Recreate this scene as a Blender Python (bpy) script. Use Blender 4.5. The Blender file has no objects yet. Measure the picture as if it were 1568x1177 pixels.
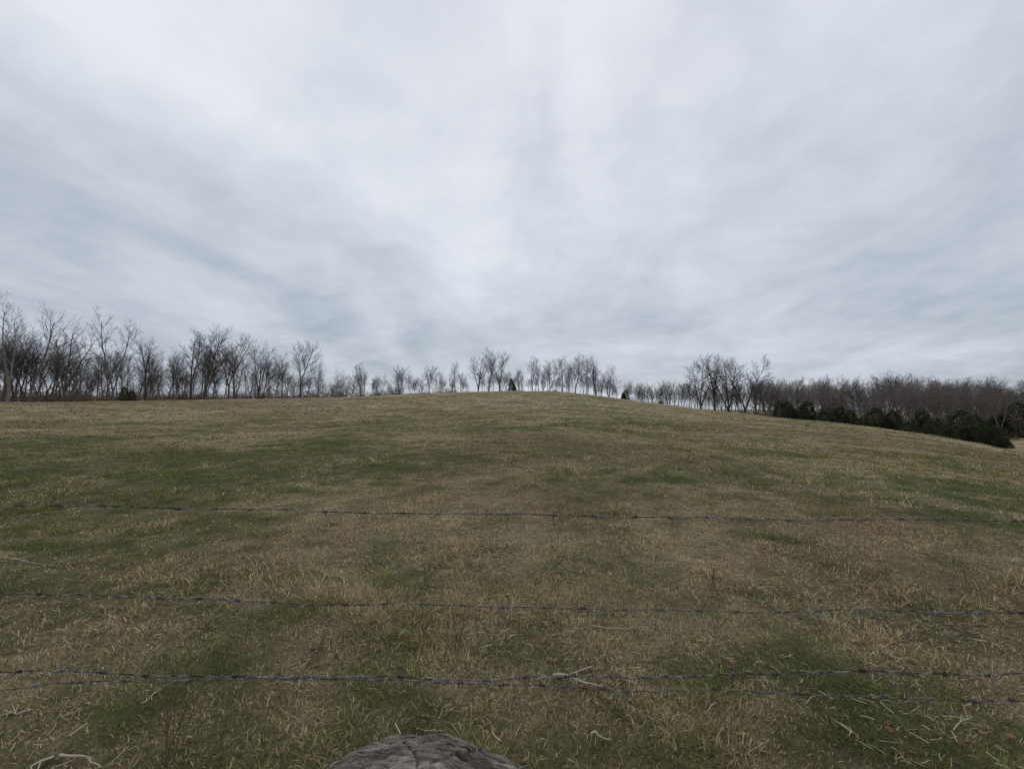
import bpy, math, random
import numpy as np
from mathutils import Vector, Matrix
random.seed(7); rng=np.random.default_rng(11)
sc=bpy.context.scene
F=658.0; CX=784.0; CY=588.0; HOR=625.0; CAMH=1.6
PITCH=math.atan((HOR-CY)/F)
sc.view_settings.view_transform='Standard'
try: sc.view_settings.look='None'
except Exception: pass
sc.view_settings.exposure=0
# ------------------------------------------------------------ camera
cd=bpy.data.cameras.new("camera"); cam=bpy.data.objects.new("camera",cd); sc.collection.objects.link(cam)
cd.sensor_width=36; cd.lens=36*F/1568.0; cd.clip_start=0.05; cd.clip_end=6000
cam.location=(0,0,CAMH); cam.rotation_euler=(math.radians(90)+PITCH,0,0)
sc.camera=cam
def ray(px,py):
    a=(px-CX)/F; b=(CY-py)/F
    c,s=math.cos(PITCH),math.sin(PITCH)
    return (a, c-b*s, s+b*c)
def tanel(px,py):
    x,y,z=ray(px,py); return z/math.hypot(x,y)
def azpx(px,py=610):
    x,y,z=ray(px,py); return math.atan2(x,y)
# ------------------------------------------------------------ numpy noise
_tab=np.random.default_rng(5).random((256,256))
def vn(x,y,o=0):
    x=np.asarray(x,float)+o*17.3; y=np.asarray(y,float)+o*31.7
    xi=np.floor(x).astype(int); yi=np.floor(y).astype(int)
    fx=x-xi; fy=y-yi; fx=fx*fx*(3-2*fx); fy=fy*fy*(3-2*fy)
    a=_tab[xi%256,yi%256]; b=_tab[(xi+1)%256,yi%256]; c=_tab[xi%256,(yi+1)%256]; d=_tab[(xi+1)%256,(yi+1)%256]
    return (a*(1-fx)+b*fx)*(1-fy)+(c*(1-fx)+d*fx)*fy
def fbm(x,y,o=0,n=4):
    s=0;a=.5;t=0
    x,y=x*.83-y*.56,x*.56+y*.83
    for i in range(n):
        s=s+a*vn(x*2**i,y*2**i,o+i); t+=a; a*=.55
    return s/t
# ------------------------------------------------------------ terrain
sk=[(-500,617),(0,613),(200,612),(400,609.5),(500,607),(600,603),(680,600.5),(730,598.5),(790,596.5),(850,598.5),(900,603),(950,609),(1000,616),(1100,628),(1200,638),(1300,649),(1400,662),(1500,679),(1568,694),(1700,717),(2400,745)]
rc=[(-500,80),(0,95),(400,110),(784,128),(1000,118),(1200,95),(1400,72),(1568,55),(2400,45)]
AZ=np.array([azpx(p,q) for p,q in sk]); TE=np.array([tanel(p,q) for p,q in sk])
RAZ=np.array([azpx(p) for p,q in rc]); RR=np.array([q for p,q in rc],float)
DAZ=np.array([azpx(p) for p in (0,784,1100,1400,1568)]); DD=np.array([2.5,4.5,4.0,3.2,1.2])
def H(x,y):
    x=np.asarray(x,float); y=np.asarray(y,float)
    az=np.arctan2(x,y); r=np.hypot(x,y)
    Rc=np.interp(az,RAZ,RR); te=np.interp(az,AZ,TE)
    zc=CAMH+Rc*te-0.12
    t=np.clip(r/Rc,0,1)
    s=(t**3-2*t**2+t)*0.35+(-2*t**3+3*t**2)+(t**3-t**2)*0.9
    z=zc*s
    d=np.clip(r-Rc,0,None); D=np.interp(az,DAZ,DD)
    z=z+0.9*zc/Rc*40*(1-np.exp(-d/40)) - D*(1-np.exp(-0.003*d*d/D))
    z=z+(fbm(x/14,y/14,3,2)-.5)*0.55*np.clip(r/12,0,1)+(fbm(x/2.5,y/2.5,8,2)-.5)*0.09
    return z
def ell(x,y,cx,cy,rx,ry):
    return np.exp(-(((x-cx)/rx)**2+((y-cy)/ry)**2))
def fields(x,y):
    r=np.hypot(x,y); far=np.clip(r/20,0,1)
    big=fbm(x/8,y/6,20,3)-.5; mid=fbm(x/1.6,y/1.4,30,3)-.5; sm=fbm(x/.40,y/.34,40,3)-.5; fr=fbm(x/5,y/4.0,60,5)-.5
    dead=0.58+0.8*big+1.15*mid+1.3*sm+1.0*fr*far
    dead+=0.16*ell(x,y,1,6.5,5,4)-0.36*ell(x,y,-10,9,6,3.6)-0.12*np.exp(-(r/2.6)**2)-0.12*ell(x,y,14,10,6,4)
    dead-=0.22*ell(x,y,4.5,2.8,1.6,.7)
    for cx,cy,rx,ry in ((-5.6,7.2,.9,.4),(-1.35,7.9,.6,.3),(-5.5,5.0,.8,.3),(2.9,8.6,.7,.35),(6.6,6.6,.9,.35),(3.2,5.2,.5,.25)):
        dead-=.5*ell(x,y,cx,cy,rx,ry)
    brown=2.1*(fbm(x/3.5,y/2.8,50,5)-.51)+0.6*ell(x,y,1.6,14,4,2.2)+0.6*ell(x,y,33,30,18,12)+0.4*ell(x,y,-35,60,40,25)+0.22
    return np.clip(dead,0,1),np.clip(brown,0,1)
GREEN=np.array([.140,.163,.052]); STRAW=np.array([.52,.418,.245]); BROWN=np.array([.26,.17,.112])
def new_mesh(name,V,loops,starts,mat,col=None,smooth=False):
    me=bpy.data.meshes.new(name)
    me.vertices.add(len(V)); me.vertices.foreach_set("co",np.asarray(V,np.float32).ravel())
    me.loops.add(len(loops)); me.loops.foreach_set("vertex_index",np.asarray(loops,np.int32))
    me.polygons.add(len(starts)); me.polygons.foreach_set("loop_start",np.asarray(starts,np.int32))
    if col is not None:
        at=me.attributes.new("Col",'FLOAT_COLOR','POINT')
        c=np.ones((len(V),4),np.float32); c[:,:3]=col; at.data.foreach_set("color",c.ravel())
    me.update(calc_edges=True)
    if smooth: me.polygons.foreach_set("use_smooth",np.ones(len(starts),bool))
    me.materials.append(mat)
    return me
def add(name,me,parent=None):
    o=bpy.data.objects.new(name,me); sc.collection.objects.link(o)
    if parent: o.parent=parent
    return o
def empty(name):
    o=bpy.data.objects.new(name,None); sc.collection.objects.link(o); return o
# ------------------------------------------------------------ materials
def mat(name):
    m=bpy.data.materials.new(name); m.use_nodes=True
    nt=m.node_tree; b=nt.nodes["Principled BSDF"]; b.inputs["Specular IOR Level"].default_value=0.15
    b.inputs["Roughness"].default_value=.9
    return m,nt,b
def N(nt,t,**k):
    n=nt.nodes.new(t)
    for a,v in k.items(): setattr(n,a,v)
    return n
def noise(nt,vec,scale,detail=4,rough=.6,dist=0):
    n=N(nt,"ShaderNodeTexNoise"); n.inputs["Scale"].default_value=scale; n.inputs["Detail"].default_value=detail
    n.inputs["Roughness"].default_value=rough; n.inputs["Distortion"].default_value=dist
    if vec is not None: nt.links.new(vec,n.inputs["Vector"])
    return n.outputs["Fac"]
def maprange(nt,v,a,b,c,d):
    n=N(nt,"ShaderNodeMapRange"); nt.links.new(v,n.inputs[0])
    for i,q in enumerate((a,b,c,d)): n.inputs[i+1].default_value=q
    return n.outputs[0]
def math_(nt,op,a,b=None):
    n=N(nt,"ShaderNodeMath",operation=op)
    for i,q in enumerate((a,b)):
        if q is None: continue
        if isinstance(q,(int,float)): n.inputs[i].default_value=q
        else: nt.links.new(q,n.inputs[i])
    return n.outputs[0]
def scale_col(nt,c,f):
    n=N(nt,"ShaderNodeVectorMath",operation='SCALE'); nt.links.new(c,n.inputs[0])
    if isinstance(f,(int,float)): n.inputs[3].default_value=f
    else: nt.links.new(f,n.inputs[3])
    return n.outputs[0]
# ground
mg,nt,b=mat("pasture_ground")
at=N(nt,"ShaderNodeAttribute",attribute_name="Col"); geo=N(nt,"ShaderNodeNewGeometry")
P=geo.outputs["Position"]
n1=noise(nt,P,30,6,.85); n2=noise(nt,P,3.1,5,.8); n3=noise(nt,P,.7,4,.7)
f=math_(nt,'MULTIPLY',maprange(nt,n1,.35,.65,.35,1.5),maprange(nt,n2,.3,.7,.55,1.45))
f=math_(nt,'MULTIPLY',f,maprange(nt,n3,.3,.7,.76,1.24))
nt.links.new(scale_col(nt,at.outputs["Color"],f),b.inputs["Base Color"])
bp=N(nt,"ShaderNodeBump"); bp.inputs["Strength"].default_value=.8; bp.inputs["Distance"].default_value=.06
nt.links.new(math_(nt,'ADD',n1,n2),bp.inputs["Height"]); nt.links.new(bp.outputs[0],b.inputs["Normal"])
# grass
mgr=bpy.data.materials.new("grass_blades"); mgr.use_nodes=True; nt=mgr.node_tree; nt.nodes.remove(nt.nodes["Principled BSDF"])
at=N(nt,"ShaderNodeAttribute",attribute_name="Col")
df=N(nt,"ShaderNodeBsdfDiffuse"); nt.links.new(at.outputs["Color"],df.inputs[0])
tr=N(nt,"ShaderNodeBsdfTranslucent"); nt.links.new(at.outputs["Color"],tr.inputs[0])
mx=N(nt,"ShaderNodeMixShader"); mx.inputs[0].default_value=.3
nt.links.new(df.outputs[0],mx.inputs[1]); nt.links.new(tr.outputs[0],mx.inputs[2]); nt.links.new(mx.outputs[0],nt.nodes["Material Output"].inputs[0])
def barkmat(name,c1,c2):
    m,nt,b=mat(name); oi=N(nt,"ShaderNodeObjectInfo"); tc=N(nt,"ShaderNodeTexCoord")
    mp=N(nt,"ShaderNodeMapping"); mp.inputs[3].default_value=(3,3,.8); nt.links.new(tc.outputs["Object"],mp.inputs[0])
    f=noise(nt,mp.outputs[0],2.0,2)
    f2=math_(nt,'ADD',math_(nt,'MULTIPLY',oi.outputs["Random"],.6),math_(nt,'MULTIPLY',f,.5))
    r=N(nt,"ShaderNodeMix",data_type='RGBA'); r.inputs[6].default_value=(*c1,1); r.inputs[7].default_value=(*c2,1)
    nt.links.new(f2,r.inputs[0]); nt.links.new(r.outputs[2],b.inputs["Base Color"]); return m
mb=barkmat("tree_bark",(.038,.032,.028),(.12,.10,.088))
mbf=barkmat("shade_lifted_bark",(.085,.070,.062),(.26,.22,.195))  # grey-brown bark, colour lightened to make up for light lost inside the woodland
mbl=barkmat("pale_bark",(.09,.082,.077),(.22,.205,.19))
mbr=barkmat("brush_twigs",(.085,.058,.046),(.25,.175,.135))
mce=barkmat("cedar_foliage",(.028,.042,.020),(.085,.095,.048))
mwd=barkmat("dead_stem",(.09,.062,.045),(.20,.15,.105))
# ------------------------------------------------------------ ground mesh
az=np.concatenate([np.linspace(-math.pi,-1.15,40,endpoint=False),np.linspace(-1.15,1.15,620),np.linspace(1.15,math.pi,40)[1:-1]])
rr=np.concatenate([[0.25],np.geomspace(.5,2600,430)])
A,R=np.meshgrid(az,rr); X=R*np.sin(A); Y=R*np.cos(A)
Z=H(X,Y); V=np.stack([X,Y,Z],-1).reshape(-1,3)
na=len(az); nr=len(rr)
i,j=np.meshgrid(np.arange(nr-1),np.arange(na),indexing='ij'); j2=(j+1)%na
q=np.stack([i*na+j,i*na+j2,(i+1)*na+j2,(i+1)*na+j],-1).reshape(-1,4)
V=np.vstack([V,[[0,0,H(0,.01)]]]); c=len(V)-1
tri=np.stack([np.full(na,c),(np.arange(na)+1)%na,np.arange(na)],-1)
loops=np.concatenate([q.ravel(),tri.ravel()]); starts=np.concatenate([np.arange(len(q))*4,len(q)*4+np.arange(na)*3])
d,br=fields(V[:,0],V[:,1]); rad=np.hypot(V[:,0],V[:,1])
col=GREEN*(1-d[:,None])+STRAW*d[:,None]; col=col*(1-.6*br[:,None])+BROWN*.6*br[:,None]
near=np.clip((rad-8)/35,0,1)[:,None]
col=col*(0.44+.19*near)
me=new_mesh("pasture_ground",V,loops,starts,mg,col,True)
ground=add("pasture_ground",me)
# ------------------------------------------------------------ grass
def blades(bands):
    Vs=[];Cs=[]
    for (r1,r2,dens,ln,wd,cl,tl) in bands:
        half=math.radians(56)
        n=int(dens*half*(r2*r2-r1*r1)); nc=max(1,n//cl)
        r=np.sqrt(rng.uniform(r1*r1,r2*r2,nc)); a=rng.uniform(-half,half,nc)
        cx=r*np.sin(a); cy=r*np.cos(a)
        tuft=np.clip((fbm(cx/.7,cy/.6,90,3)-.32)*3.4,.62,1.9) if r2<25 else np.clip((fbm(cx/4,cy/4,91,3)-.32)*3.4,.6,1.5)
        csz=rng.uniform(.6,1.5,nc)*tuft
        idx=np.repeat(np.arange(nc),cl); n=len(idx)
        sp=ln*.6
        ox=rng.normal(0,sp,n); oy=rng.normal(0,sp,n)
        x=cx[idx]+ox; y=cy[idx]+oy
        dead,br=fields(x,y)
        isd=(rng.random(n)*.66+.17+rng.normal(0,.14,nc)[idx])<dead
        z=H(x,y)-.004
        L=ln*rng.uniform(.45,1.35,n)*csz[idx]; L=np.where(isd,L,L*.9)
        W=wd*rng.uniform(.6,1.3,n)
        th=np.arctan2(oy,ox)+rng.normal(0,.9,n)
        tilt=np.clip(rng.normal(tl,.32,n),.12,1.52); tilt=np.where(isd,tilt*1.08,tilt); tilt=np.clip(tilt,.1,1.54)
        t1=tilt*.9; t2=np.clip(tilt*1.1,0,1.6)
        dx=np.cos(th); dy=np.sin(th)
        m=np.stack([x+dx*L*.5*np.sin(t1),y+dy*L*.5*np.sin(t1),z+L*.5*np.cos(t1)],-1)
        tp=m+np.stack([dx*L*.5*np.sin(t2),dy*L*.5*np.sin(t2),L*.5*np.cos(t2)],-1)
        tw=rng.normal(0,.6,n); px=-np.sin(th+tw); py=np.cos(th+tw)
        w=np.stack([px*W*.5,py*W*.5,rng.normal(0,.3,n)*W*.5],-1)
        bs=np.stack([x,y,z],-1)
        Vs.append(np.stack([bs-w,bs+w,m+w*.9,m-w*.9,tp],1))
        g=GREEN*1.3*np.ones((n,1)); st=STRAW*1.2*np.ones((n,1))
        g=g*rng.uniform(.55,1.5,(n,1))*np.stack([rng.uniform(.8,1.4,n),np.ones(n),rng.uniform(.7,1.3,n)],-1)
        bb=(rng.random(n)<.16+.65*br)[:,None]
        hi=1.4 if r1<15 else 1.15
        st=np.where(bb,BROWN*1.15,st)*rng.uniform(.45,hi,(n,1))
        c=np.where(isd[:,None],st,g)*rng.uniform(.75,1.2,nc)[idx][:,None]
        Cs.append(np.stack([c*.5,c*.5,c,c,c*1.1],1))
    V=np.concatenate(Vs); C=np.clip(np.concatenate(Cs),0,.8); n=len(V)
    base=np.arange(n)[:,None]*5
    loops=(base+np.array([[0,1,2,3,3,2,4]])).ravel()
    starts=(np.arange(n)[:,None]*7+np.array([[0,4]])).ravel()
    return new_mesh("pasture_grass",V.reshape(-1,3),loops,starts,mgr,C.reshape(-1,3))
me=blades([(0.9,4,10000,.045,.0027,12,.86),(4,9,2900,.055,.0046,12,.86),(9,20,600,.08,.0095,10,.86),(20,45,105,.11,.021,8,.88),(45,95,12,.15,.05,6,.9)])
add("pasture_grass",me)
def litter(n,r1,r2,lmin,lmax,wd,colr,name,zoff=.02):
    r=np.sqrt(rng.uniform(r1*r1,r2*r2,n)); a=rng.uniform(-1.02,1.02,n)
    k=fbm(r*np.sin(a)/.5,r*np.cos(a)/.5,77,2)>.5; r=r[k];a=a[k];n=len(r)
    x=r*np.sin(a); y=r*np.cos(a); L=rng.uniform(lmin,lmax,n)*rng.uniform(.5,1,n); th=rng.uniform(0,6.28,n); W=wd*rng.uniform(.5,1.4,n)
    dx=np.cos(th)*L*.5; dy=np.sin(th)*L*.5; z=H(x,y)+zoff*rng.uniform(.3,1.4,n); s=rng.normal(0,.15,n)*L*.5
    k=rng.normal(0,.04,n)*L
    px=-np.sin(th)*W*.5; py=np.cos(th)*W*.5
    P0=np.stack([x-dx,y-dy,z-np.abs(s)],-1);P1=np.stack([x-np.sin(th)*k,y+np.cos(th)*k,z],-1);P2=np.stack([x+dx,y+dy,z+s],-1); w=np.stack([px,py,W*.2],-1)
    V=np.stack([P0-w,P0+w,P1+w,P1-w,P2+w,P2-w],1); c=np.array(colr)*rng.uniform(.4,1.3,(n,1))
    C=np.repeat(c[:,None,:],6,1)
    loops=(np.arange(n)[:,None]*6+np.array([[0,1,2,3,3,2,4,5]])).ravel(); starts=np.arange(n*2)*4
    add(name,new_mesh(name,V.reshape(-1,3),loops,starts,mgr,C.reshape(-1,3)))
litter(7000,1.0,5.0,.03,.10,.0026,(.55,.47,.35),"straw_litter",.022)
litter(1700,1.0,6,.025,.05,.018,(.24,.145,.095),"fallen_leaves",.024)
# ------------------------------------------------------------ tubes
class TB:
    def __init__(s): s.V=[];s.L=[];s.S=[]
    def tube(s,pts,rad,k):
        n0=len(s.V); up=Vector((0,0,1))
        for i,p in enumerate(pts):
            d=(pts[min(i+1,len(pts)-1)]-pts[max(i-1,0)])
            if d.length<1e-9: d=Vector((0,0,1))
            d.normalize(); u=d.cross(up if abs(d.z)<.9 else Vector((1,0,0))); u.normalize(); v=d.cross(u)
            for j in range(k):
                a=6.28318*j/k; q=p+(u*math.cos(a)+v*math.sin(a))*rad[i]; s.V.append((q.x,q.y,q.z))
        for i in range(len(pts)-1):
            for j in range(k):
                s.S.append(len(s.L)); a=n0+i*k+j; b=n0+i*k+(j+1)%k
                s.L+= [a,b,b+k,a+k]
    def mesh(s,name,m,smooth=True): return new_mesh(name,np.array(s.V),s.L,s.S,m,None,smooth)
def rv(): return Vector((random.gauss(0,1),random.gauss(0,1),random.gauss(0,1)))
def perp(d,ang,az_):
    u=d.cross(Vector((0,0,1)) if abs(d.z)<.95 else Vector((1,0,0))).normalized(); v=d.cross(u)
    return (d*math.cos(ang)+(u*math.cos(az_)+v*math.sin(az_))*math.sin(ang)).normalized()
def grow(tb,p,d,L,r,lv,cfg):
    nseg=(9,5,3,2,1)[min(lv,4)]; pts=[p.copy()]; rad=[r]; dirs=[d.copy()]
    rend=r*(.30 if lv<2 else .5)
    for i in range(nseg):
        d=(d+rv()*cfg['wig'][lv]+Vector((0,0,1))*cfg['up'][lv]).normalized()
        p=p+d*(L/nseg); pts.append(p.copy()); dirs.append(d.copy()); rad.append(r+(rend-r)*(i+1)/nseg)
    tb.tube(pts,rad,(6,4,3,3,3)[lv])
    if lv>=cfg['max']: return
    nch=cfg['n'][lv]; a0=random.random()*6.28; st=cfg['start'][lv]
    for k in range(nch):
        t=st+(1-st)*(k+random.random())/nch; t=min(t,.99)
        f=t*nseg; i=int(f); q=pts[i].lerp(pts[i+1],f-i); dd=dirs[i+1]
        rr_=rad[i]+(rad[i+1]-rad[i])*(f-i)
        ang=random.uniform(*cfg['ang'][lv])
        cl=L*random.uniform(*cfg['len'][lv])*(1.0-cfg['tap'][lv]*t)
        grow(tb,q,perp(dd,ang,a0+2.4*k+random.uniform(-.5,.5)),cl,max(rr_*random.uniform(.4,.65),cfg.get('rmin',.015)),lv+1,cfg)
def tree(name,seed,m,fork=1,dense=1.0,start=.3,spread=1.0,Hh=13,trunk=.20):
    random.seed(seed); tb=TB()
    cfg=dict(max=3,wig=(.05,.09,.12,.16),up=(.03,.13,.10,.07),n=(int(16*dense/(1 if fork==1 else 1.2)),int(9*dense),int(6*dense)),
      start=(start,.2,.15),ang=((.48*spread,.92*spread),(.42,.85),(.4,.9)),len=((.34,.58),(.34,.6),(.38,.62)),tap=(.52,.3,.3))
    if fork==1: grow(tb,Vector((0,0,-.6)),Vector((random.gauss(0,.03),random.gauss(0,.03),1)).normalized(),Hh,trunk,0,cfg)
    else:
        h0=Hh*random.uniform(.08,.28); tb.tube([Vector((0,0,-.6)),Vector((0,0,h0*.5)),Vector((.05,0,h0))],[trunk*1.15,trunk,trunk*.9],6)
        a0=random.random()*6
        c2=dict(cfg); c2['start']=(start*.6,.2,.15)
        for k in range(fork):
            grow(tb,Vector((.05,0,h0-.1)),perp(Vector((0,0,1)),random.uniform(.12,.34)*spread,a0+k*6.28/fork),(Hh-h0)*random.uniform(.85,1.05),trunk*.7,0,c2)
    me=tb.mesh(name,m); me['h']=float(np.percentile([v[2] for v in tb.V],99.0)); return me
T=[tree("bare_tree_mesh",1,mb,1),tree("bare_tree_mesh",2,mb,2,.9,.4),tree("bare_tree_mesh",3,mb,1,1.05,.45),tree("bare_tree_mesh",4,mb,3,.85,.4,1.2),
   tree("bare_tree_mesh",5,mb,2,1.0,.45,1.1),tree("bare_tree_mesh",6,mb,1,.85,.55,.8,13,.15),tree("bare_tree_mesh",8,mb,1,1.0,.5,1.2)]
TL=[tree("pale_tree_mesh",21,mbl,2,.85,.5,1.1,15,.22),tree("pale_tree_mesh",22,mbl,1,.8,.45,1.1,15,.2)]
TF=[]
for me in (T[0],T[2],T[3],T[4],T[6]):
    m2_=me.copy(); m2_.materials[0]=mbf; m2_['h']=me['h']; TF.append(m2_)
def bush(seed):
    random.seed(seed); tb=TB()
    for k in range(28):
        p=Vector((random.gauss(0,1.4),random.gauss(0,1.4),-.2)); d=Vector((random.gauss(0,.35),random.gauss(0,.35),1)).normalized()
        grow(tb,p,d,random.uniform(.8,3.4),.026,1,dict(max=3,rmin=.015,wig=(.1,.13,.18,.2),up=(0,.05,.03,.02),n=(0,6,3),start=(.2,.15,.15),ang=((.5,.9),(.4,.9),(.4,.9)),len=((.4,.5),(.3,.5),(.35,.6)),tap=(.4,.4,.3)))
    me=tb.mesh("brush_mesh",mbr); me['h']=3.2; return me
B=[bush(31),bush(32),bush(33),bush(34)]
def cedar(seed,fat,nl):
    r=np.random.default_rng(seed); Vl=[]
    for l in range(nl):
        ht=7.5*(1 if l==0 else r.uniform(.45,.85)); ox,oy=(0,0) if l==0 else r.normal(0,1.5*fat/.3,2)
        n=int(3000*ht/7.5)
        t=r.random(n)**1.05; a=r.random(n)*6.283
        lump=.35+1.15*fbm(a*1.3+l*5,t*6,seed+l,3)
        R=fat*ht*(np.clip(1-t,0,1)**.5*.95+.06)*lump*(.4+.6*r.random(n)**.5)*np.clip(.6+t*4,0,1)
        c=np.stack([ox+R*np.cos(a),oy+R*np.sin(a),t*ht*(.85+.25*vn(a*2,t*3,seed))],-1)
        s=r.uniform(.08,.26,n)[:,None]
        u=r.normal(0,1,(n,3)); u/=np.linalg.norm(u,axis=1)[:,None]; out=np.stack([np.cos(a),np.sin(a),r.uniform(.2,1.4,n)],-1)
        Vl.append(np.stack([c-u*s*.6,c+u*s*.6,c+out*s*1.7],1).reshape(-1,3))
    V=np.concatenate(Vl); L=list(range(len(V))); S=list(range(0,len(V),3))
    tb=TB(); tb.tube([Vector((0,0,-.5)),Vector((0,0,3)),Vector((0,0,6.2))],[.14,.1,.02],6)
    k=len(V); V=np.vstack([V,np.array(tb.V)]); S+= [x+len(L) for x in tb.S]; L+= [x+k for x in tb.L]
    me=new_mesh("cedar_mesh",V,L,S,mce); me['h']=7.4; return me
CE=[cedar(1,.34,2),cedar(2,.26,2),cedar(3,.46,4),cedar(4,.40,3)]
random.seed(99)
def place(name,me,px,dist,topy=None,height=None,parent=None,wx=1.0):
    a=azpx(px); x=dist*math.sin(a); y=dist*math.cos(a); z=float(H(x,y))
    if topy is not None: height=CAMH+dist*tanel(px,topy)-z
    s=max(height,.5)/me['h']
    o=add(name,me,parent); o.location=(x,y,z-.05); o.rotation_euler=(0,0,random.uniform(0,6.28)); o.scale=(s*wx,s*wx,s); return o
# prominent trees (px, top y, distance, mesh)
main=[(12,456,96,TL[0],.9),(42,460,98,TL[1],.9),(97,495,99,T[3],1),(172,475,100,TL[0],.9),(222,516,104,T[1],1),(258,530,108,TL[1],.9),(292,504,107,T[1],1),(312,497,110,T[2],1.05),(350,507,110,T[4],1.05),
(395,526,112,T[3],1.05),(432,538,116,T[0],1.05),(460,520,114,T[4],1.05),(497,545,118,TL[1],.9),(520,562,122,TL[0],.8),(552,555,124,T[1],1.15),(612,558,126,T[3],1.15),(657,558,130,T[4],1.15),(697,554,130,T[0],1.1),
(732,541,133,T[3],1.15),(765,534,132,T[4],1.15),(748,538,136,T[2],1.15),(815,545,136,T[1],1.1),(842,550,138,T[3],1.15),(862,546,140,T[6],1.15),(880,540,138,T[2],1.15),(898,544,138,T[5],1.25),(913,548,138,T[6],1.15),(932,557,138,T[5],1.2),(825,560,139,T[5],1.2),(870,556,137,T[5],1.2),
(1072,547,135,T[3],1.15),(1094,543,137,T[1],1.15),(1116,542,137,T[3],1.15),(1140,548,139,T[4],1.15)]
for px,ty,d,me,w in main: place("bare_tree",me,px,d,topy=ty,wx=w)
env=[(-400,470),(0,490),(60,505),(90,498),(130,520),(170,500),(200,525),(220,515),(260,532),(300,505),(350,515),(375,540),(400,530),(435,542),(460,528),(485,558),(520,564),(560,558),(580,568),(612,560),(635,570),(655,560),(720,562),(760,550),(840,556),(880,548),(935,560),(950,578),(980,586),(1050,580),(1160,578),(1200,582),(1260,574),(1290,581),(1330,571),(1400,577),(1470,582),(1500,578),(1568,588),(2200,595)]
EX=[e[0] for e in env]; EY=[e[1] for e in env]
DX=[-400,0,400,784,1000,1200,1400,1568,2200]; DV=[88,100,114,136,140,140,135,138,150]
AZP=[p for p,q in sk]
line=empty("distant_treeline")
def fill(x0,x1,n,d0,d1,lo,hi,src,w0=.85,w1=1.15):
    for k in range(n):
        px=x0+(x1-x0)*(k+random.random())/n
        d=np.interp(px,DX,DV)+random.uniform(d0,d1)
        base=np.interp(px,AZP,[q for p,q in sk]); base=min(base,650); top=np.interp(px,EX,EY)
        f=random.uniform(lo,hi); place("tree",random.choice(src),px,d,topy=base-(base-top)*f,parent=line,wx=random.uniform(w0,w1))
fill(-250,720,78,0,14,.4,.98,T+TL)
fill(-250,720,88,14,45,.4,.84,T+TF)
fill(725,950,28,2,10,.5,.97,[T[5],T[2],T[6],T[0]])
fill(725,960,22,5,26,.35,.7,T)
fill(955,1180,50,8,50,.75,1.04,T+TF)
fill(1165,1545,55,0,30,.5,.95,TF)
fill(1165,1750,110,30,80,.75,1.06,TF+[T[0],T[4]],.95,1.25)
br=empty("undergrowth_brush")
def bfill(x0,x1,n,d0,d1,h0,h1):
    for k in range(n):
        px=x0+(x1-x0)*(k+random.random())/n; d=np.interp(px,DX,DV)+random.uniform(d0,d1)
        place("brush",random.choice(B),px,d,height=random.uniform(h0,h1)*random.choice((.6,1,1,1.3)),parent=br,wx=1.7)
bfill(-250,720,85,-1,16,1.2,3.0)
bfill(-250,720,65,15,40,3,5.6)
bfill(720,955,18,2,12,.6,1.7)
bfill(950,1170,40,2,30,1.8,4.2)
bfill(1150,1530,55,-6,16,1.8,4.0)
bfill(1150,1750,65,16,70,3,6.5)
for px,d,hh,k in [(190,101,2.4,0),(783,134,3.8,1),(850,138,1.3,2),(958,137,3.2,3),(1012,142,2.2,2),
  (1195,128,5.6,2),(1208,124,4.4,3),(1236,131,6.4,2),(1262,126,4.4,2),(1285,133,6.0,3),(1300,130,5.2,3),(1322,126,4.0,2),(1340,134,6.2,2),(1366,125,5.6,3),
  (1392,119,3.8,2),(1410,128,6.0,3),(1430,118,4.6,2),(1448,112,3.6,3),(1470,126,6.0,2),(1508,102,3.8,2),(1524,103,3.2,2),(1283,152,8.6,3),(1207,150,7.5,0),(1556,150,7.5,2),(1490,130,5.0,2)]:
    place("cedar_tree",CE[k],px,d,height=hh,wx=1.15)
# ------------------------------------------------------------ distant farm building
mw,nt,b=mat("pale_siding"); b.inputs["Base Color"].default_value=(.55,.56,.58,1)
mr,nt,b=mat("grey_roof"); b.inputs["Base Color"].default_value=(.30,.31,.33,1)
mk,nt,b=mat("dark_window"); b.inputs["Base Color"].default_value=(.03,.03,.04,1)
barn=empty("farm_building")
a=azpx(1524); D=320; z0=CAMH+D*tanel(1524,599)-2.0
barn.location=(D*math.sin(a),D*math.cos(a),z0); barn.rotation_euler=(0,0,-a+.3); barn.scale=(.65,.65,.65)
def poly(name,V,Fs,m,par):
    me=bpy.data.meshes.new(name); me.from_pydata(V,[],Fs); me.materials.append(m); return add(name,me,par)
w,dp,h=8,5,3.4; zb=-24
poly("walls",[(-w,-dp,zb),(w,-dp,zb),(w,dp,zb),(-w,dp,zb),(-w,-dp,h),(w,-dp,h),(w,dp,h),(-w,dp,h),(-w,0,h+2.2),(w,0,h+2.2)],[(0,1,5,4),(1,2,6,9,5),(2,3,7,6),(3,0,4,8,7)],mw,barn)
poly("roof",[(-w-.4,-dp-.5,h-.15),(w+.4,-dp-.5,h-.15),(w+.4,0,h+2.3),(-w-.4,0,h+2.3),(w+.4,dp+.5,h-.15),(-w-.4,dp+.5,h-.15)],[(0,1,2,3),(3,2,4,5)],mr,barn)
for k in range(4):
    xx=-6+k*4; poly("window_%d"%k,[(xx-.6,-dp-.02,1),(xx+.6,-dp-.02,1),(xx+.6,-dp-.02,2.4),(xx-.6,-dp-.02,2.4)],[(0,1,2,3)],mk,barn)
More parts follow.
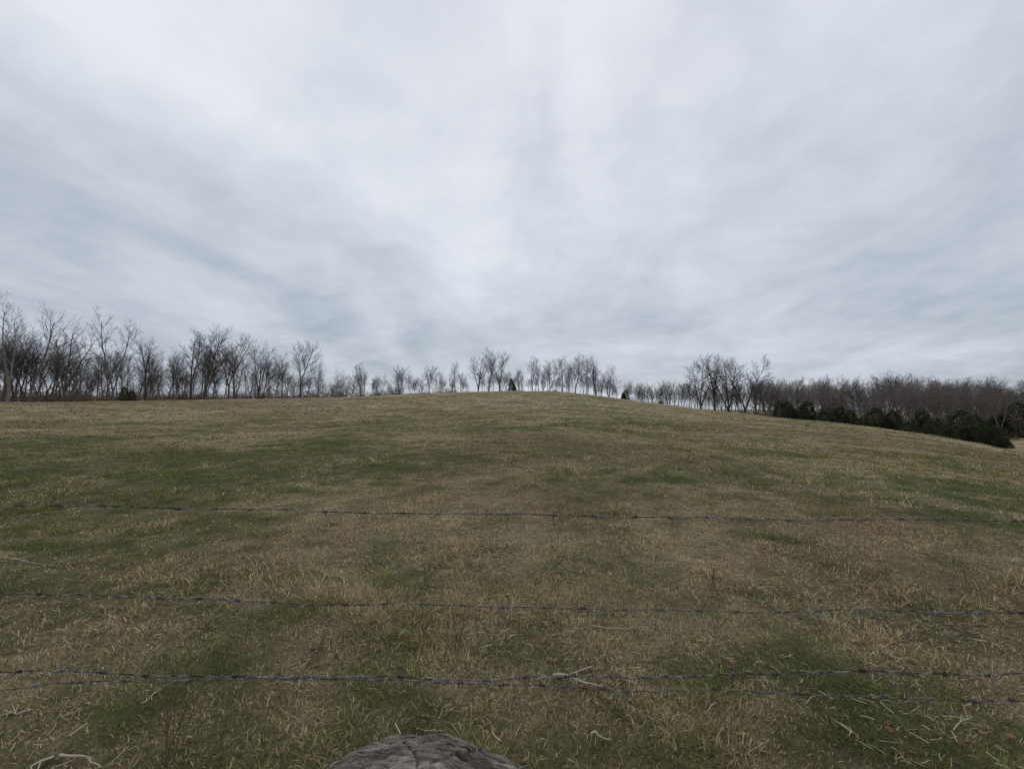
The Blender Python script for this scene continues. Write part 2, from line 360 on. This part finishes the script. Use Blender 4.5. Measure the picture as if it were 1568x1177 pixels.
# ------------------------------------------------------------ barbed wire fence
mwi,nt,b=mat("galvanised_wire"); b.inputs["Metallic"].default_value=.1; b.inputs["Roughness"].default_value=.6
tc=N(nt,"ShaderNodeTexCoord"); f=noise(nt,tc.outputs["Object"],28,3)
r=N(nt,"ShaderNodeMix",data_type='RGBA'); r.inputs[6].default_value=(.035,.031,.028,1); r.inputs[7].default_value=(.25,.25,.25,1)
nt.links.new(maprange(nt,f,.40,.66,0,1),r.inputs[0]); nt.links.new(r.outputs[2],b.inputs["Base Color"])
fence=empty("barbed_wire_fence")
def wire(name,ctrl,D,seed,rw=.0013):
    random.seed(seed); xs=[];zs=[]
    for px,py in ctrl:
        x,y,z=ray(px,py); xs.append(x*D/y); zs.append(CAMH+z*D/y)
    s0=(zs[1]-zs[0])/(xs[1]-xs[0])*.3; s1=(zs[-1]-zs[-2])/(xs[-1]-xs[-2])*.3
    xs=[-5.2]+xs+[5.2]; zs=[zs[0]+s0*(xs[0]-xs[1])]+zs+[zs[-1]+s1*(xs[-1]-xs[-2])]
    gx=np.arange(-5.2,5.2,.007); gz=np.interp(gx,xs,zs); k=np.hanning(61); k/=k.sum(); gz=np.convolve(np.pad(gz,30,'edge'),k,'valid')
    gy=D+.006*np.sin(gx*5+seed)+.004*np.sin(gx*13)
    gz=gz+.0022*np.sin(gx*9+seed*2)+.0012*np.sin(gx*31)
    tb=TB()
    for ph in (0,math.pi):
        pts=[Vector((float(gx[i]),float(gy[i]+rw*1.15*math.cos(gx[i]*110+ph)),float(gz[i]+rw*1.15*math.sin(gx[i]*110+ph)))) for i in range(len(gx))]
        tb.tube(pts,[rw]*len(pts),4)
    x=-5.1+random.random()*.1; bs=min(1.3,rw/.001)
    while x<5.1:
        i=int(np.searchsorted(gx,x)); c=Vector((x,float(gy[i]),float(gz[i])))
        a0=random.random()*6.28
        for s in (-1,1):
            pts=[]
            for q in range(17):
                a=a0+s*q/16*9.5; pts.append(c+Vector((s*(.002+q/16*.006),.0038*math.cos(a),.0038*math.sin(a)))*1.0)
            e1=Vector((s*.005+random.uniform(-.005,.005),math.cos(a0-1.2*s)*.017,math.sin(a0-1.2*s)*.017))
            a=a0+s*9.5
            e2=Vector((s*.007+random.uniform(-.005,.005),math.cos(a+1.2*s)*.017,math.sin(a+1.2*s)*.017))
            pts=[c+e1]+pts+[c+e2]
            tb.tube(pts,[.0006]+[.0011*bs]*(len(pts)-2)+[.0006],4)
        x+=.125+random.uniform(-.01,.01)
    add(name,tb.mesh(name,mwi),fence)
wire("strand_1",[(0,772),(400,780),(800,788),(1200,794),(1568,797)],1.45,1,.00095)
wire("strand_2",[(0,907),(400,920),(800,930),(1100,934),(1568,937)],1.40,2,.00100)
wire("strand_3",[(0,1027),(350,1033),(700,1041),(900,1034),(1250,1030),(1568,1030)],1.30,3,.00120)
wire("strand_4",[(0,1058),(90,1046),(160,1038),(500,1040),(700,1044),(900,1051),(1200,1062),(1568,1072)],1.325,4,.00105)
for sx in (-5.2,5.2):
    zb=float(H(sx,1.38)); tb=TB(); tb.tube([Vector((sx,1.42,zb-.3)),Vector((sx,1.42,zb+.8)),Vector((sx+.02,1.42,1.5))],[.06,.055,.05],12)
    tb.tube([Vector((sx+.02,1.42,1.5)),Vector((sx+.02,1.42,1.505))],[.05,.001],12)
    add("line_post",tb.mesh("line_post",mwd),fence)
# ------------------------------------------------------------ weathered post
mp_,nt,b=mat("weathered_wood")
tc=N(nt,"ShaderNodeTexCoord"); m2=N(nt,"ShaderNodeMapping"); m2.inputs[2].default_value=(0,0,.9); m2.inputs[3].default_value=(6,60,6)
nt.links.new(tc.outputs["Object"],m2.inputs[0])
g1=noise(nt,m2.outputs[0],1.3,8,.75,.7); g2=noise(nt,tc.outputs["Object"],14,5,.7); g3=noise(nt,tc.outputs["Object"],200,3,.7)
cr=N(nt,"ShaderNodeValToRGB"); e=cr.color_ramp.elements
e[0].position=.36; e[0].color=(.016,.012,.010,1); e[1].position=.68; e[1].color=(.46,.42,.375,1)
x=e.new(.44); x.color=(.095,.078,.066,1); x=e.new(.53); x.color=(.235,.205,.178,1)
nt.links.new(g1,cr.inputs[0])
ff=math_(nt,'MULTIPLY',maprange(nt,g2,.3,.7,.45,1.35),maprange(nt,g3,.3,.7,.65,1.35))
nt.links.new(scale_col(nt,cr.outputs[0],ff),b.inputs["Base Color"])
bp=N(nt,"ShaderNodeBump"); bp.inputs["Strength"].default_value=1; bp.inputs["Distance"].default_value=.012
nt.links.new(math_(nt,'ADD',g1,math_(nt,'MULTIPLY',g3,.3)),bp.inputs["Height"]); nt.links.new(bp.outputs[0],b.inputs["Normal"])
ns=220; V=[];Fs=[]
R0=.205; pcx,pcy=-.148,.655
def edge(a):
    return R0*(1+.05*math.cos(2*a+.6)+.03*math.sin(3*a)+.012*math.sin(9*a+1)+.05*(float(vn(a*7,3.3))-.5))
def crack(a,f):
    s=0
    for ca,w_,dp_ in ((.4,.04,.02),(1.25,.03,.022),(1.9,.025,.018),(2.5,.05,.02),(3.3,.03,.02),(4.2,.05,.03),(5.4,.04,.025)):
        d_=(a-ca+.25*math.sin(f*5+ca*3)+math.pi)%(2*math.pi)-math.pi; s+=dp_*math.exp(-(d_*max(f,.08)/(w_*.4))**2)*min(1,f*f*2)
    return s
def ztop(x,y,f):
    z=.02*(1-f**3)-.012*f**8
    z+=-.17*max(0,x-.03)-.15*max(0,-x-.04)+.02*y
    z+=.026*(float(fbm(x*16,y*16,4,4))-.5)+.012*(float(vn(x*22+y*18,y*110-x*60,5))-.5)
    return z
rings=60
V.append((0,0,ztop(0,0,0)))
for k in range(1,rings+1):
    f=k/rings
    for j in range(ns):
        a=6.28318*j/ns; rr_=edge(a)*f; x_,y_=rr_*math.cos(a),rr_*math.sin(a)
        V.append((x_,y_,ztop(x_,y_,f)-crack(a,f)))
for j in range(ns): Fs.append((0,1+j,1+(j+1)%ns))
for k in range(rings-1):
    for j in range(ns):
        a_=1+k*ns+j; b_=1+k*ns+(j+1)%ns; Fs.append((a_,a_+ns,b_+ns,b_))
side0=1+(rings-1)*ns
for q,zz in enumerate((-.02,-.06,-.15,-.3,-.5,-.75,-1.15)):
    st=len(V)
    for j in range(ns):
        a=6.28318*j/ns; rr_=edge(a)*(1.0+.015*q)-crack(a,1.0)*.5*(1 if q<5 else .4)
        zb_=V[side0+j][2]; V.append((rr_*math.cos(a),rr_*math.sin(a),zb_+zz if q<6 else -1.15))
    prev=side0 if q==0 else st-ns
    for j in range(ns): Fs.append((prev+j,st+j,st+(j+1)%ns,prev+(j+1)%ns))
me=bpy.data.meshes.new("wooden_fence_post"); me.from_pydata(V,[],Fs); me.materials.append(mp_)
me.polygons.foreach_set("use_smooth",np.ones(len(Fs),bool))
post=add("wooden_fence_post",me); post.location=(pcx,pcy,1.0)
# ------------------------------------------------------------ weeds and sticks
def gpt(px,py):
    x,y,z=ray(px,py); t=1.0
    for _ in range(60):
        t=max(.5,t+( (CAMH+z*t)-float(H(x*t,y*t)))*.9)
    return x*t,y*t
def weed_obj(px,py,hh,n,seed,spread=.28):
    random.seed(seed); tb=TB()
    for k in range(n):
        d=Vector((random.gauss(0,spread),random.gauss(0,spread),1)).normalized()
        grow(tb,Vector((random.gauss(0,.12),random.gauss(0,.12),-.1)),d,hh*6*random.uniform(.6,1),.018,1,
          dict(max=2,rmin=.010,wig=(.05,.07,.12),up=(0,0,.08),n=(0,7),start=(.3,.35),ang=((.5,.9),(.4,.8)),len=((.2,.3),(.15,.32)),tap=(.4,.5)))
    x,y=gpt(px,py)
    me=tb.mesh("dead_weed",mwd); o=add("dead_weed",me); o.scale=(1/6,)*3; o.location=(x,y,float(H(x,y)))
for i_,(px,py,hh,n) in enumerate([(375,985,.24,4),(480,1010,.22,5),(700,990,.26,5),(650,975,.18,3),(128,862,.24,4),(1095,960,.24,4),(262,1160,.46,6),(350,1160,.3,4),(240,1120,.3,3),(560,805,.25,3),(1310,720,.4,3),(690,1030,.2,3),
   (330,880,.18,3),(875,870,.17,3),(1230,1010,.2,3),(1480,900,.22,3),(980,975,.14,3),(415,935,.2,3),(820,745,.3,3),(1180,830,.2,3),(1400,1090,.15,3),(1120,1130,.16,3),(1090,900,.22,3),(660,745,.25,3),(500,735,.3,3),(960,720,.35,3),(1400,790,.25,3),(230,760,.3,3)]):
    weed_obj(px,py,hh,n,200+i_)
mst=barkmat("pale_stick",(.22,.17,.13),(.45,.39,.32))
def stick(px,py,px2,py2,r,seed,m=mst,sub=3):
    r*=.65
    random.seed(seed); x,y=gpt(px,py); x2,y2=gpt(px2,py2); tb=TB(); pts=[];n=9
    off=0
    for k in range(n):
        t=k/(n-1); off+=random.gauss(0,.005); xx=x+(x2-x)*t+off; yy=y+(y2-y)*t+off
        pts.append(Vector((xx,yy,float(H(xx,yy))+.022+.012*math.sin(t*5+seed))))
    tb.tube(pts,[r*(1-.6*k/(n-1)) for k in range(n)],6)
    for k in range(sub):
        i=random.randint(2,6); d=(pts[i+1]-pts[i]).normalized(); d=perp(d,random.uniform(.5,.9),random.uniform(0,6.28)); d.z=abs(d.z)*.25
        L=random.uniform(.06,.16); tb.tube([pts[i],pts[i]+d*L*.5,pts[i]+d*L+Vector((0,0,-.005))],[r*.55,r*.4,r*.2],5)
    add("fallen_stick",tb.mesh("fallen_stick",m))
stick(845,1042,925,1052,.010,1); stick(905,1030,820,1046,.009,2); stick(905,962,1000,968,.006,3); stick(835,975,905,968,.004,4,mst,0); stick(85,1160,60,1185,.011,5,mst,1); stick(90,1162,165,1172,.010,6,mst,1)
stick(0,857,95,868,.007,7); stick(1305,990,1325,980,.009,8,mst,0); stick(1350,1000,1385,1020,.006,9); stick(1060,905,1075,930,.005,10); stick(1080,1095,1100,1080,.007,11,mst,0); stick(1460,1120,1490,1100,.006,12)
stick(905,1131,935,1136,.008,13,mst,0); stick(40,1100,15,1090,.007,14); stick(215,1085,240,1060,.005,15)
# ------------------------------------------------------------ world + light
sun_el=math.radians(48); sun_az=math.radians(12)
w=bpy.data.worlds.new("World"); sc.world=w; w.use_nodes=True; nt=w.node_tree; bg=nt.nodes["Background"]
sky=N(nt,"ShaderNodeTexSky"); sky.sky_type='NISHITA'; sky.sun_disc=False; sky.sun_elevation=sun_el; sky.sun_rotation=sun_az
tc=N(nt,"ShaderNodeTexCoord"); sp=N(nt,"ShaderNodeSeparateXYZ"); nt.links.new(tc.outputs["Generated"],sp.inputs[0])
zz=math_(nt,'ADD',math_(nt,'MAXIMUM',sp.outputs[2],0.0),.19)
u=math_(nt,'DIVIDE',sp.outputs[0],zz); v=math_(nt,'DIVIDE',sp.outputs[1],zz)
def uv(sx,sy,rot=0,off=0):
    cb=N(nt,"ShaderNodeCombineXYZ"); nt.links.new(u,cb.inputs[0]); nt.links.new(v,cb.inputs[1]); cb.inputs[2].default_value=off
    mp=N(nt,"ShaderNodeMapping"); mp.inputs[2].default_value=(0,0,rot); mp.inputs[3].default_value=(sx,sy,1); nt.links.new(cb.outputs[0],mp.inputs[0]); return mp.outputs[0]
a1=noise(nt,uv(.8,.55,.5,2.3),1,3,.5,.3)
a2=noise(nt,uv(1.9,.95,-.6,5.1),1,5,.55,.4)
a3=noise(nt,uv(4.6,6.5,.5,9.7),1,4,.6,.4)
s=math_(nt,'ADD',math_(nt,'MULTIPLY',a1,.40),math_(nt,'ADD',math_(nt,'MULTIPLY',a2,.37),math_(nt,'MULTIPLY',a3,.12)))
s=math_(nt,'ADD',s,maprange(nt,sp.outputs[2],0,.65,-.01,.12))
dt=N(nt,"ShaderNodeVectorMath",operation='DOT_PRODUCT'); nt.links.new(tc.outputs["Generated"],dt.inputs[0]); dt.inputs[1].default_value=tuple(Vector((.07,.83,.55)).normalized())
s=math_(nt,'ADD',s,maprange(nt,dt.outputs["Value"],.65,1.0,-.025,.055))
cr=N(nt,"ShaderNodeValToRGB"); e=cr.color_ramp.elements
e[0].position=.34; e[0].color=(.35,.405,.47,1); e[1].position=.68; e[1].color=(.83,.86,.90,1)
x=e.new(.44); x.color=(.49,.54,.615,1); x=e.new(.56); x.color=(.66,.70,.78,1)
nt.links.new(s,cr.inputs[0])
mx=N(nt,"ShaderNodeMix",data_type='RGBA'); mx.inputs[0].default_value=.94
nt.links.new(scale_col(nt,sky.outputs[0],.10),mx.inputs[6]); nt.links.new(cr.outputs[0],mx.inputs[7]); nt.links.new(mx.outputs[2],bg.inputs[0]); bg.inputs[1].default_value=1.0
ld=bpy.data.lights.new("sun",'SUN'); ld.energy=.9; ld.angle=math.radians(25); ld.color=(1,.96,.9)
lo=bpy.data.objects.new("sun",ld); sc.collection.objects.link(lo)
dv=Vector((math.sin(sun_az)*math.cos(sun_el),math.cos(sun_az)*math.cos(sun_el),math.sin(sun_el)))
lo.rotation_euler=dv.to_track_quat('Z','Y').to_euler()
print("objects",len(bpy.data.objects))
